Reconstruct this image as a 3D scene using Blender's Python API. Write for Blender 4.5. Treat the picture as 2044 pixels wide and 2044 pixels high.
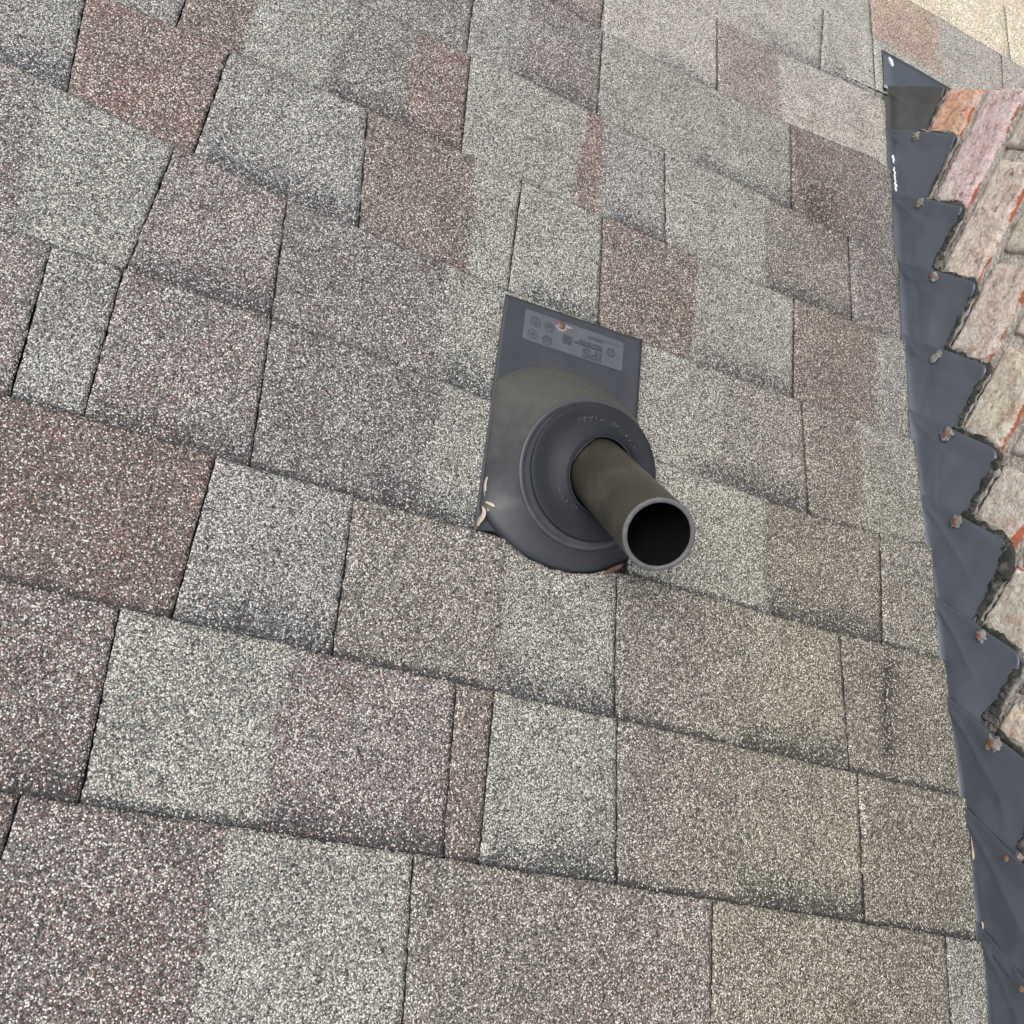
import bpy, bmesh, math, random
import numpy as np
from mathutils import Matrix, Vector, noise
for o in list(bpy.data.objects): bpy.data.objects.remove(o)
sc = bpy.context.scene
random.seed(7)
# ------------------------------------------------------------------ camera
R3 = Matrix(((0.89499776, -0.26726371, -0.35714018), (0.37218298, 0.88874355, 0.26760929), (0.24588378, -0.37243121, 0.8948945)))
cam = bpy.data.cameras.new('camera'); camo = bpy.data.objects.new('camera', cam); sc.collection.objects.link(camo)
camo.matrix_world = Matrix.Translation((-0.4052711, 0.47222255, 0.61044008)) @ R3.to_4x4()
cam.sensor_width = 36; cam.lens = 36*2005.38/2044; cam.clip_start = .01; cam.clip_end = 500
sc.camera = camo
sc.render.resolution_x = sc.render.resolution_y = 1024
# ------------------------------------------------------------------ sky, sun, exposure
SUN_EL, SUN_AZ = math.radians(48), math.radians(-48)     # azimuth from +y (down the slope) towards -x
w = bpy.data.worlds.new("World"); sc.world = w; w.use_nodes = True
nt = w.node_tree; bg = nt.nodes['Background']
sky = nt.nodes.new('ShaderNodeTexSky'); sky.sky_type = 'NISHITA'; sky.sun_disc = False
sky.sun_elevation = SUN_EL; sky.sun_rotation = SUN_AZ; sky.air_density = .8; sky.dust_density = 4.0; sky.ozone_density = .6
nt.links.new(sky.outputs[0], bg.inputs[0]); bg.inputs[1].default_value = .12
sd = Vector((math.sin(SUN_AZ)*math.cos(SUN_EL), math.cos(SUN_AZ)*math.cos(SUN_EL), math.sin(SUN_EL)))
sun = bpy.data.lights.new('sun', 'SUN'); sun.energy = 1.4; sun.angle = math.radians(30); sun.color = (1, .975, .935)
suno = bpy.data.objects.new('sun', sun); sc.collection.objects.link(suno)
suno.rotation_euler = sd.to_track_quat('Z', 'Y').to_euler()
sc.view_settings.view_transform = 'Standard'; sc.view_settings.look = 'None'
sc.view_settings.gamma = 1; sc.view_settings.use_curve_mapping = False
sc.view_settings.exposure = 0.68
# ------------------------------------------------------------------ constants and helpers
TH = 0.77923927; CT, ST, TT = math.cos(TH), math.sin(TH), math.tan(TH)
E = 0.143                                  # exposure of one shingle course (m)
ROOF = Matrix.Rotation(-TH, 4, 'X')        # roof frame: x along the eave, y down the slope, z out of the roof
C = sc.collection
def N2(x, y, s=0.): return noise.noise(Vector((x, y, s)))
def link(o, parent=None):
    C.objects.link(o)
    if parent is not None: o.parent = parent
    return o
def mesh_obj(name, verts, faces, mat, parent=None, smooth=True, attrs=None):
    me = bpy.data.meshes.new(name); me.from_pydata([tuple(v) for v in verts], [], faces); me.update()
    if attrs:
        for an, data in attrs.items():
            a = me.color_attributes.new(an, 'FLOAT_COLOR', 'POINT')
            a.data.foreach_set('color', np.asarray(data, dtype=np.float32).ravel())
    me.materials.append(mat)
    if smooth: me.polygons.foreach_set('use_smooth', [True]*len(me.polygons))
    return link(bpy.data.objects.new(name, me), parent)
def tag(o, label=None, cat=None, group=None, kind=None):
    if label: o['label'] = label
    if cat: o['category'] = cat
    if group: o['group'] = group
    if kind: o['kind'] = kind
    return o
def thing(name, label, cat, m=None, group=None):
    o = bpy.data.objects.new(name, None); o.empty_display_size = .05; C.objects.link(o)
    if m is not None: o.matrix_world = m
    return tag(o, label, cat, group)
class MB:
    def __init__(s): s.v = []; s.f = []
    def grid(s, P, nu, nv, close_u=False):
        b = len(s.v); s.v += P
        for j in range(nv-1):
            for i in range(nu if close_u else nu-1):
                i2 = (i+1) % nu
                s.f.append((b+j*nu+i, b+j*nu+i2, b+(j+1)*nu+i2, b+(j+1)*nu+i))
        return s
    def tube(s, path, rad, seg=10, squash=None, seed=0, rough=0.):
        pts = [Vector(p) for p in path]; P = []
        for i, p in enumerate(pts):
            t = (pts[min(i+1, len(pts)-1)]-pts[max(i-1, 0)]).normalized()
            a = Vector((1, 0, 0)) if abs(t.x) < .8 else Vector((0, 1, 0))
            n1 = (a - t*a.dot(t)).normalized(); n2 = t.cross(n1)
            r = rad[i] if hasattr(rad, '__len__') else rad
            for k in range(seg):
                an = 2*math.pi*k/seg
                rr = r*(1+rough*N2(i*.5+seed, k*.9, seed*1.7))
                sq = squash if squash else 1.
                P.append(p+n1*math.cos(an)*rr*sq+n2*math.sin(an)*rr)
        b = len(s.v); s.grid(P, seg, len(pts), True)
        s.f.append(tuple(b+k for k in range(seg))[::-1]); s.f.append(tuple(b+(len(pts)-1)*seg+k for k in range(seg)))
        return s
    def blob(s, c, rx, ry, rz, seed=0, rough=.25, n=12, m=8):
        P = []
        for j in range(m+1):
            th = math.pi*j/m
            for i in range(n):
                ph = 2*math.pi*i/n
                d = Vector((math.sin(th)*math.cos(ph), math.sin(th)*math.sin(ph), math.cos(th)))
                k = 1+rough*noise.noise(d*1.8+Vector((seed, seed*.7, 0)))
                P.append(Vector((c[0]+d.x*rx*k, c[1]+d.y*ry*k, c[2]+d.z*rz*k)))
        return s.grid(P, n, m+1, True)
    def box(s, a, b):
        x0, y0, z0 = a; x1, y1, z1 = b; i = len(s.v)
        s.v += [Vector(q) for q in ((x0,y0,z0),(x1,y0,z0),(x1,y1,z0),(x0,y1,z0),(x0,y0,z1),(x1,y0,z1),(x1,y1,z1),(x0,y1,z1))]
        s.f += [(i,i+3,i+2,i+1),(i+4,i+5,i+6,i+7),(i,i+1,i+5,i+4),(i+1,i+2,i+6,i+5),(i+2,i+3,i+7,i+6),(i+3,i,i+4,i+7)]
        return s
    def prism(s, poly, z0, z1):
        b = len(s.v); n = len(poly)
        s.v += [Vector((x, y, z0)) for x, y in poly]+[Vector((x, y, z1)) for x, y in poly]
        s.f.append(tuple(b+i for i in range(n))[::-1]); s.f.append(tuple(b+n+i for i in range(n)))
        for i in range(n): j = (i+1) % n; s.f.append((b+i, b+j, b+n+j, b+n+i))
        return s
    def build(s, name, mat, parent=None, smooth=True): return mesh_obj(name, s.v, s.f, mat, parent, smooth)
# ------------------------------------------------------------------ node helpers
def newmat(name):
    m = bpy.data.materials.new(name); m.use_nodes = True
    return m, m.node_tree, m.node_tree.nodes['Principled BSDF']
def nd(nt, typ, ins=None, **kw):
    n = nt.nodes.new(typ)
    for k, v in kw.items(): setattr(n, k, v)
    for k, v in (ins or {}).items():
        if hasattr(v, 'is_linked') or isinstance(v, bpy.types.NodeSocket): nt.links.new(v, n.inputs[k])
        else: n.inputs[k].default_value = v
    return n
def math_(nt, op, a, b=None, c=None, clamp=False):
    n = nt.nodes.new('ShaderNodeMath'); n.operation = op; n.use_clamp = clamp
    for i, v in enumerate((a, b, c)):
        if v is None: continue
        if isinstance(v, bpy.types.NodeSocket): nt.links.new(v, n.inputs[i])
        else: n.inputs[i].default_value = v
    return n.outputs[0]
def mixc(nt, fac, a, b, mode='MIX'):
    n = nt.nodes.new('ShaderNodeMix'); n.data_type = 'RGBA'; n.blend_type = mode
    for i, v in ((0, fac), (6, a), (7, b)):
        if isinstance(v, bpy.types.NodeSocket): nt.links.new(v, n.inputs[i])
        elif i == 0: n.inputs[0].default_value = v
        else: n.inputs[i].default_value = tuple(v)+(1,) if len(v) == 3 else v
    return n.outputs[2]
def ramp(nt, fac, stops, interp='LINEAR'):
    n = nt.nodes.new('ShaderNodeValToRGB'); n.color_ramp.interpolation = interp
    el = n.color_ramp.elements
    while len(el) < len(stops): el.new(.5)
    for e, (p, c) in zip(el, stops): e.position = p; e.color = (c, c, c, 1) if not hasattr(c, '__len__') else tuple(c)+(1,)
    nt.links.new(fac, n.inputs[0]); return n.outputs[0]
def maprange(nt, v, a, b, c, d):
    n = nt.nodes.new('ShaderNodeMapRange'); nt.links.new(v, n.inputs[0])
    for i, x in enumerate((a, b, c, d)): n.inputs[i+1].default_value = x
    return n.outputs[0]
# mineral granules: every granule gets its own random shade; tint/mixture come from the shingle blend it was made with
def granule_material():
    m, nt, b = newmat('mineral_granules')
    tc = nt.nodes.new('ShaderNodeTexCoord').outputs['Object']
    wob = nd(nt, 'ShaderNodeTexNoise', {'Vector': tc, 'Scale': 420., 'Detail': 1.})
    v1 = nd(nt, 'ShaderNodeVectorMath', {0: wob.outputs['Color'], 1: (.5, .5, .5)}, operation='SUBTRACT').outputs[0]
    v2 = nd(nt, 'ShaderNodeVectorMath', {0: v1}, operation='SCALE'); v2.inputs['Scale'].default_value = .0018
    v3 = nd(nt, 'ShaderNodeVectorMath', {0: tc, 1: v2.outputs[0]}, operation='ADD').outputs[0]
    vo = nd(nt, 'ShaderNodeTexVoronoi', {'Vector': v3, 'Scale': GSCALE, 'Randomness': 1.})
    sep = nd(nt, 'ShaderNodeSeparateColor', {0: vo.outputs['Color']})
    r, g, bl = sep.outputs; dist = vo.outputs['Distance']
    at = nd(nt, 'ShaderNodeVertexColor', layer_name='tint').outputs[0]
    mx = nd(nt, 'ShaderNodeSeparateColor', {0: nd(nt, 'ShaderNodeVertexColor', layer_name='blend').outputs[0]})
    pr, pl, pd = mx.outputs
    val = ramp(nt, g, [(0, .32), (.35, .78), (.7, 1.13), (.92, 1.68), (1, 2.25)])
    col = mixc(nt, 1., at, val, 'MULTIPLY')
    redf = math_(nt, 'LESS_THAN', bl, pr)
    red = mixc(nt, 1., (.205, .118, .102), val, 'MULTIPLY')
    col = mixc(nt, redf, col, red)
    lf = math_(nt, 'GREATER_THAN', r, math_(nt, 'SUBTRACT', 1., pl))
    col = mixc(nt, lf, col, mixc(nt, bl, (.66, .67, .64), (.70, .68, .60)))
    df = math_(nt, 'LESS_THAN', r, pd)
    col = mixc(nt, df, col, (.045, .045, .050))
    gap = maprange(nt, dist, .42, .72, 1., .24)
    col = mixc(nt, 1., col, gap, 'MULTIPLY')
    big = nd(nt, 'ShaderNodeTexNoise', {'Vector': tc, 'Scale': 26., 'Detail': 4., 'Roughness': .6}).outputs[0]
    col = mixc(nt, 1., col, ramp(nt, big, [(.25, .84), (.75, 1.14)]), 'MULTIPLY')
    sc1 = nd(nt, 'ShaderNodeTexNoise', {'Vector': tc, 'Scale': 9., 'Detail': 5., 'Roughness': .65}).outputs[0]
    col = mixc(nt, ramp(nt, sc1, [(.58, 0.), (.74, .30)]), col, mixc(nt, 1., col, (.80, .70, .56), 'MULTIPLY'))
    pit = nd(nt, 'ShaderNodeTexNoise', {'Vector': tc, 'Scale': 120., 'Detail': 3., 'Roughness': .7}).outputs[0]
    col = mixc(nt, ramp(nt, pit, [(.68, 0.), (.76, .7)]), col, (.04, .04, .042))
    nt.links.new(col, b.inputs['Base Color'])
    hgt = maprange(nt, dist, 0., .7, 1., 0.)
    hgt2 = math_(nt, 'ADD', hgt, math_(nt, 'MULTIPLY', r, .5))
    bp = nd(nt, 'ShaderNodeBump', {'Height': hgt2, 'Strength': .75, 'Distance': .0009})
    nt.links.new(bp.outputs[0], b.inputs['Normal'])
    b.inputs['Roughness'].default_value = .62; b.inputs['Specular IOR Level'].default_value = .5
    return m
GSCALE = 800.
M_GRAN = granule_material()
def simple(name, col, rough=.6, metal=0., bump=0., bscale=80., var=.12, vscale=30., spec=.5, dirt=None):
    m, nt, b = newmat(name)
    tc = nt.nodes.new('ShaderNodeTexCoord').outputs['Object']
    n1 = nd(nt, 'ShaderNodeTexNoise', {'Vector': tc, 'Scale': vscale, 'Detail': 6., 'Roughness': .6}).outputs[0]
    c = mixc(nt, 1., col, ramp(nt, n1, [(.25, 1-var), (.75, 1+var)]), 'MULTIPLY')
    if dirt:
        n3 = nd(nt, 'ShaderNodeTexNoise', {'Vector': tc, 'Scale': dirt[1], 'Detail': 8., 'Roughness': .7}).outputs[0]
        c = mixc(nt, ramp(nt, n3, [(dirt[2], 0.), (dirt[3], 1.)]), c, dirt[0])
    nt.links.new(c, b.inputs['Base Color'])
    b.inputs['Metallic'].default_value = metal; b.inputs['Specular IOR Level'].default_value = spec
    rr = maprange(nt, n1, .2, .8, max(rough-.1, .05), min(rough+.1, 1)); nt.links.new(rr, b.inputs['Roughness'])
    if bump:
        n2 = nd(nt, 'ShaderNodeTexNoise', {'Vector': tc, 'Scale': bscale, 'Detail': 6.}).outputs[0]
        bp = nd(nt, 'ShaderNodeBump', {'Height': n2, 'Strength': 1., 'Distance': bump}); nt.links.new(bp.outputs[0], b.inputs['Normal'])
    return m
M_ASPH = simple('asphalt_felt', (.02, .02, .021), .9, bump=.0006, bscale=500)
M_DECK = simple('roof_boards', (.2, .15, .1), .8)
M_BOOT = simple('slate_plastic', (.034, .038, .047), .5, bump=.0001, bscale=400, var=.14, vscale=22, dirt=((.06, .064, .068), 14., .56, .85))
M_CONE = simple('pale_plastic', (.088, .090, .088), .55, bump=.0001, bscale=300, var=.14, vscale=18, dirt=((.13, .128, .115), 22., .5, .8))
def cone_material():
    m, nt, b = newmat('slate_plastic_painted_light')
    tc = nt.nodes.new('ShaderNodeTexCoord').outputs['Object']
    n1 = nd(nt, 'ShaderNodeTexNoise', {'Vector': tc, 'Scale': 24., 'Detail': 8., 'Roughness': .68, 'Distortion': .6}).outputs[0]
    n2 = nd(nt, 'ShaderNodeTexNoise', {'Vector': tc, 'Scale': 90., 'Detail': 6., 'Roughness': .6}).outputs[0]
    at = nd(nt, 'ShaderNodeSeparateColor', {0: nd(nt, 'ShaderNodeVertexColor', layer_name='downhill_light').outputs[0]}).outputs[0]
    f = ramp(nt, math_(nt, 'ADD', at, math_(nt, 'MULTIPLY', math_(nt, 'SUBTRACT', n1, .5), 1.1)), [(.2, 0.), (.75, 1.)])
    c = mixc(nt, f, (.028, .033, .041), (.070, .071, .069))  # ragged lighter tone: light on the downslope side put into the colour
    c = mixc(nt, 1., c, ramp(nt, n2, [(.3, .9), (.7, 1.1)]), 'MULTIPLY')
    c = mixc(nt, ramp(nt, n1, [(.60, 0.), (.70, .45)]), c, (.055, .058, .058))
    nt.links.new(c, b.inputs['Base Color']); b.inputs['Roughness'].default_value = .52
    bp = nd(nt, 'ShaderNodeBump', {'Height': n2, 'Strength': 1., 'Distance': .0001}); nt.links.new(bp.outputs[0], b.inputs['Normal'])
    return m
M_CONE = cone_material()
M_RUB = simple('black_rubber', (.015, .018, .024), .62, spec=.3, bump=.00015, bscale=260, var=.16, vscale=26, dirt=((.035, .038, .043), 30., .6, .85))
M_RIMB = simple('worn_rim_plastic', (.046, .051, .060), .5, var=.12, vscale=60)
M_LABEL = simple('moulded_label', (.078, .085, .100), .55, var=.12, vscale=70)
M_MARK = simple('moulded_marks', (.042, .047, .058), .55, var=.1)
M_NAIL = simple('copper_nail', (.17, .085, .065), .5, metal=.3, bump=.0002, bscale=600, var=.3, vscale=400)
M_HALO = simple('washed_plastic', (.20, .22, .23), .7, var=.25, vscale=200)
M_PIPE = simple('weathered_abs', (.036, .034, .026), .38, bump=.0002, bscale=160, var=.25, vscale=26, dirt=((.085, .070, .052), 13., .48, .72))
M_RIMP = simple('cut_abs_edge', (.088, .092, .095), .6, bump=.0004, bscale=500, var=.25, vscale=140)
M_BORE = simple('black_bore', (.003, .003, .004), .9, spec=.1)  # inside of the pipe, near-black all over
M_METAL = simple('slate_painted_metal', (.086, .099, .126), .36, metal=.3, bump=.0002, bscale=24, var=.10, vscale=9, dirt=((.10, .112, .135), 11., .5, .85))
M_METAL2 = simple('dull_grey_metal', (.072, .076, .078), .50, metal=.25, bump=.0005, bscale=26, var=.16, vscale=14, dirt=((.14, .14, .13), 14., .5, .8))
M_SEAL = simple('black_sealant', (.028, .030, .028), .75, spec=.25, bump=.0016, bscale=150, var=.3, vscale=90, dirt=((.13, .13, .12), 70., .50, .66))
M_GSEAL = simple('grey_sealant', (.19, .192, .185), .7, bump=.001, bscale=170, var=.35, vscale=120, dirt=((.08, .075, .06), 90., .5, .65))
M_WSEAL = simple('white_paint_sealant', (.62, .64, .66), .6, bump=.001, bscale=250, var=.2, vscale=150)
M_RUST = simple('rusty_nail', (.15, .06, .035), .8, bump=.0006, bscale=500, var=.4, vscale=350)
M_LEAFT = simple('tan_dry_leaf', (.40, .35, .27), .8, bump=.0006, bscale=150, var=.25, vscale=120)
M_LEAFB = simple('brown_dry_leaf', (.13, .08, .05), .7, bump=.0006, bscale=150, var=.35, vscale=120)
M_MORT = simple('sandy_mortar', (.40, .385, .345), .95, bump=.0045, bscale=240, var=.42, vscale=260, spec=.2, dirt=((.20, .19, .165), 75., .48, .66))
M_GROUND = simple('lawn', (.06, .09, .03), .95, var=.3, vscale=.6)
# ------------------------------------------------------------------ setting: lawn far below the eave
gm = MB().grid([Vector((-150+300*i/8, -150+300*j/8, -6.)) for j in range(9) for i in range(9)], 9, 9)
tag(gm.build('ground', M_GROUND), kind='structure')
# ------------------------------------------------------------------ the roof slope
# blends: average tint, share of red / pale / black granules
KIND = {'Q': ((.205, .190, .182), (.22, .17, .11)), 'Y': ((.46, .445, .395), (.03, .26, .03)), 'L': ((.315, .328, .295), (.03, .19, .05)), 'B': ((.290, .300, .292), (.06, .19, .07)), 'G': ((.255, .252, .232), (.06, .16, .08)),
        'R': ((.195, .165, .150), (.34, .12, .09)), 'P': ((.250, .238, .232), (.16, .17, .08)), 'D': ((.222, .218, .218), (.10, .14, .10)),
        'N': ((.220, .190, .168), (.16, .13, .09)), 'K': ((.232, .222, .198), (.06, .15, .08)), 'T': ((.262, .254, .212), (.03, .17, .07)),
        'W': ((.340, .285, .262), (.14, .17, .05)), 'V': ((.275, .205, .185), (.28, .15, .06)),
        'C': ((.95, .83, .60), (.03, .35, .0)), 'O': ((.52, .39, .30), (.14, .20, .02))}
ROWS={
 -1:(['R', (-0.4092, -0.4092, 'g'), 'Q', (-0.2669, -0.2674, 'c'), 'L', (-0.1129, -0.1261, 'g'), 'K', (0.0308, 0.024, 'c'), 'P', (0.1569, 0.1537, 'g'), 'T', (0.3073, 0.3127, 'c'), 'K', (0.428, 0.4275, 'g'), 'B'], []),
 0:(['Q', (-0.371, -0.3803, 'g'), 'L', (-0.2466, -0.2522, 'c'), 'P', (-0.0984, -0.1074, 'g'), 'N', (-0.068, -0.0724, 'g'), 'L', (0.0608, 0.0505, 'g'), 'K', (0.1743, 0.1846, 'c'), 'T', (0.3322, 0.3298, 'g'), 'K'], [(-0.4211, -0.372), (-0.2464, -0.0999), (-0.0633, 0.0595), (0.1791, 0.3308)]),
 1:(['R', (-0.3424, -0.3405, 'g'), 'B', (-0.2146, -0.221, 'g'), 'K', (-0.0713, -0.074, 'c'), 'L', (0.0505, 0.0429, 'g'), 'K', (0.147, 0.1426, 'c'), 'T', (0.3232, 0.3164, 'g'), 'K'], [(-0.3375, -0.2148), (-0.0765, 0.0494), (0.1863, 0.3183)]),
 2:(['P', (-0.4979, -0.5073, 'g'), 'B', (-0.4447, -0.4504, 'g'), 'P', (-0.3113, -0.323, 'g'), 'D', (-0.1599, -0.1564, 'c'), 'L', (-0.1005, -0.1015, 'g'), None, (0.0560, 0.0560, 'g'), 'L', (0.2245, 0.2165, 'c'), 'K', (0.3806, 0.3829, 'g'), 'G'], [(-0.4421, -0.3112), (-0.2065, -0.0901), (0.221, 0.3805)]),
 3:(['P', (-0.5394, -0.5522, 'c'), 'L', (-0.4492, -0.4416, 'g'), 'P', (-0.3227, -0.3351, 'g'), 'D', (-0.1626, -0.1705, 'c'), 'L', (0.1619, 0.1677, 'c'), 'G', (0.2873, 0.278, 'g'), 'K', (0.3654, 0.3608, 'c'), 'L'], [(-0.4495, -0.3226), (-0.1617, -0.0859), (0.1214, 0.2873)]),
 4:(['B', (-0.539, -0.5549, 'g'), 'V', (-0.4258, -0.4213, 'g'), 'B', (-0.2627, -0.2789, 'g'), 'N', (-0.145, -0.1564, 'c'), 'L', (-0.1002, -0.1012, 'g'), 'L', (0.0087, 0.0014, 'g'), 'N', (0.1257, 0.1297, 'c'), 'L', (0.2697, 0.2714, 'g'), 'N', (0.395, 0.3987, 'c'), 'B'], [(-0.6313, -0.5427), (-0.4199, -0.2631), (-0.0897, 0.0095), (0.1364, 0.2696)]),
 5:(['B', (-0.474, -0.474, 'g'), 'N', (-0.4122, -0.4096, 'c'), 'L', (-0.3306, -0.3105, 'c'), 'G', (-0.241, -0.2437, 'c'), 'V', (-0.172, -0.1801, 'g'), 'L', (-0.0381, -0.0294, 'c'), 'V', (-0.0007, -0.005, 'c'), 'B', (0.0901, 0.0798, 'g'), 'L', (0.2314, 0.2324, 'c'), 'K', (0.3704, 0.3678, 'g'), 'D'], [(-0.3236, -0.1751), (0.0083, 0.0905), (0.2313, 0.3706)]),
 6:(['G', (-0.1839, -0.189, 'g'), 'B', (-0.1171, -0.117, 'c'), 'P', (-0.0124, -0.0161, 'g'), 'L', (0.2797, 0.2772, 'g'), 'N', (0.4019, 0.4138, 'c'), 'D'], [(-0.1385, -0.0109), (0.1215, 0.2801)]),
 7:(['W', (-0.017, -0.017, 'g'), 'Y', (0.0628, 0.0649, 'c'), 'Y', (0.1618, 0.1572, 'g'), 'W', (0.265, 0.26, 'c'), 'Y'], [(-0.1187, -0.0163), (0.0623, 0.1611)]),
 8:(['Y', (0.3406, 0.3513, 'g'), 'Y', (0.4461, 0.4451, 'g'), 'Y', (0.586, 0.586, 'c'), 'Y'], [(0.2421, 0.4265)]),
 9:(['Y', (0.4508, 0.4494, 'g'), 'O', (0.6015, 0.5898, 'c'), 'Y', (0.7334, 0.7434, 'g'), 'Y'], []),
 10:(['Y', (0.3929, 0.3929, 'c'), 'C', (0.7737, 0.7749, 'g'), 'C'], []),
}
LINES={0: [(-0.421, 0.0023), (-0.309, 0.0029), (-0.197, 0.0034), (-0.085, 0.0038), (0.027, 0.0042), (0.138, 0.0045), (0.25, 0.0047), (0.362, 0.0049), (0.474, 0.005)], 1: [(-0.462, 0.0005), (-0.345, 0.0008), (-0.228, 0.001), (-0.11, 0.0011), (0.007, 0.0012), (0.124, 0.0013), (0.241, 0.0013), (0.359, 0.0012), (0.476, 0.001)], 2: [(-0.504, 0.0004), (-0.383, 0.0001), (-0.263, -0.0002), (-0.142, -0.0005), (-0.021, -0.0004), (0.099, 0.0), (0.22, 0.001), (0.34, 0.0027), (0.461, 0.0052)], 3: [(-0.547, -0.0013), (-0.421, 0.003), (-0.295, 0.0026), (-0.168, -0.0008), (-0.042, -0.0053), (0.084, -0.0092), (0.211, -0.0107), (0.337, -0.0081), (0.463, 0.0004)], 4: [(-0.596, 0.0234), (-0.465, 0.007), (-0.333, -0.0038), (-0.202, -0.01), (-0.071, -0.0123), (0.06, -0.0118), (0.192, -0.0093), (0.323, -0.0057), (0.454, -0.0019)], 5: [(-0.324, 0.0024), (-0.226, -0.0004), (-0.129, -0.0028), (-0.031, -0.0046), (0.067, -0.0056), (0.164, -0.0057), (0.262, -0.0047), (0.359, -0.0024), (0.457, 0.0013)], 6: [(-0.107, 0.0027), (-0.038, 0.0004), (0.032, -0.0013), (0.101, -0.0026), (0.171, -0.0034), (0.24, -0.0038), (0.309, -0.0036), (0.379, -0.0031), (0.448, -0.002)], 7: [(-0.098, 0.0085), (-0.034, 0.0035), (0.03, 0.0003), (0.095, -0.0011), (0.159, -0.0006), (0.223, 0.0017), (0.287, 0.0059), (0.352, 0.012), (0.416, 0.0198)], 8: [(0.157, -0.0073), (0.191, -0.0069), (0.226, -0.006), (0.26, -0.0045), (0.294, -0.0024), (0.329, 0.0002), (0.363, 0.0033), (0.398, 0.007), (0.432, 0.0113)]}

EDGE = [(-.9, .4785), (-.067, .4783), (.006, .4794), (.145, .4783), (.295, .4643), (.434, .4633), (.571, .4506), (.871, .4543), (1.143, .4582), (1.19, .4590)]
def edge_u(v): return float(np.interp(v, [a for a, b in EDGE], [b for a, b in EDGE]))
def line_v(k, u):                          # butt line of the course above course k, with its small unevenness
    d = 0.
    if k in LINES:
        L = LINES[k]; d = float(np.interp(u, [a for a, b in L], [b for a, b in L]))
        if u < L[0][0]: d *= max(0, 1-(L[0][0]-u)/.15)
        if u > L[-1][0]: d *= max(0, 1-(u-L[-1][0])/.15)
    return k*E+d+.0010*N2(u*14, k*3.1)
BC = (-.022, .380, .109)                   # boot opening in the shingles
def cut_v(k, u, v):
    if k == 1 and abs(u-BC[0]) < BC[2]-.002:
        return min(v, BC[1]-math.sqrt(BC[2]**2-(u-BC[0])**2)+.0015*N2(u*90, 3))
    return v
roof = thing('shingle_roof', 'steep roof slope of weathered grey and reddish asphalt shingles laid in courses around the vent pipe', 'roof', ROOF)
db = MB().box((-3, -1.0, -.05), (3, 4.2, -.018)); db.build('roof_deck', M_DECK, roof, False)
STAINS = [(.325, .885, .048, .055, .66), (.42, .86, .03, .06, .3), (.41, .50, .05, .06, .18), (.20, .60, .05, .04, .12), (.381, .262, .016, .024, .62), (.375, .212, .014, .055, .68), (.40, .52, .03, .03, .12), (.02, .80, .02, .03, .08)]
def tint_at(kind_mix, u, v, k, bandf):
    t = [0, 0, 0]; p = [0, 0, 0]
    for kd, wgt in kind_mix:
        a, b_ = KIND[kd]; mean = (.262, .256, .238) if kd not in 'CO' else a
        for i in range(3): t[i] += (a[i]*.84+mean[i]*.16)*wgt; p[i] += b_[i]*wgt
    # algae / soft weathering patches that belong to the old shingles
    mo = max(0., min(1., (u-.02)/.2))*max(0., min(1., (.62-v)/.3))
    mo *= .55+.9*max(0, N2(u*9, v*9, 5.))
    t = [t[0]*(1-.04*mo), t[1]*(1-.01*mo), t[2]*(1-.15*mo)]
    bl = max(0., min(1., (-u+.05)/.3)); t = [t[0]*(1-.01*bl), t[1], t[2]*(1+.02*bl)]
    g = 1+.16*N2(u*11, v*11, 9.)+.10*N2(u*31, v*31, 2.)
    for (su, sv, ru, rv, am) in STAINS:
        dd = ((u-su)/ru)**2+((v-sv)/rv)**2+.5*N2(u*60, v*60, 4.)
        g *= 1-am*math.exp(-max(0, dd))
    rr = N2(u*17, v*17, 21.)
    p[0] = max(0., p[0]*(1+1.1*rr))
    # dark granule band pressed into the under-layer of each shingle at the factory; same factor paints the butt-edge shade
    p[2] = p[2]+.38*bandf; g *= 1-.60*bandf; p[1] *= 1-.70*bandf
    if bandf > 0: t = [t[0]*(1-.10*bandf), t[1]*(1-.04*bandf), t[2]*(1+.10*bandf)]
    return [x*g for x in t]+[1.], p+[1.]
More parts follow.
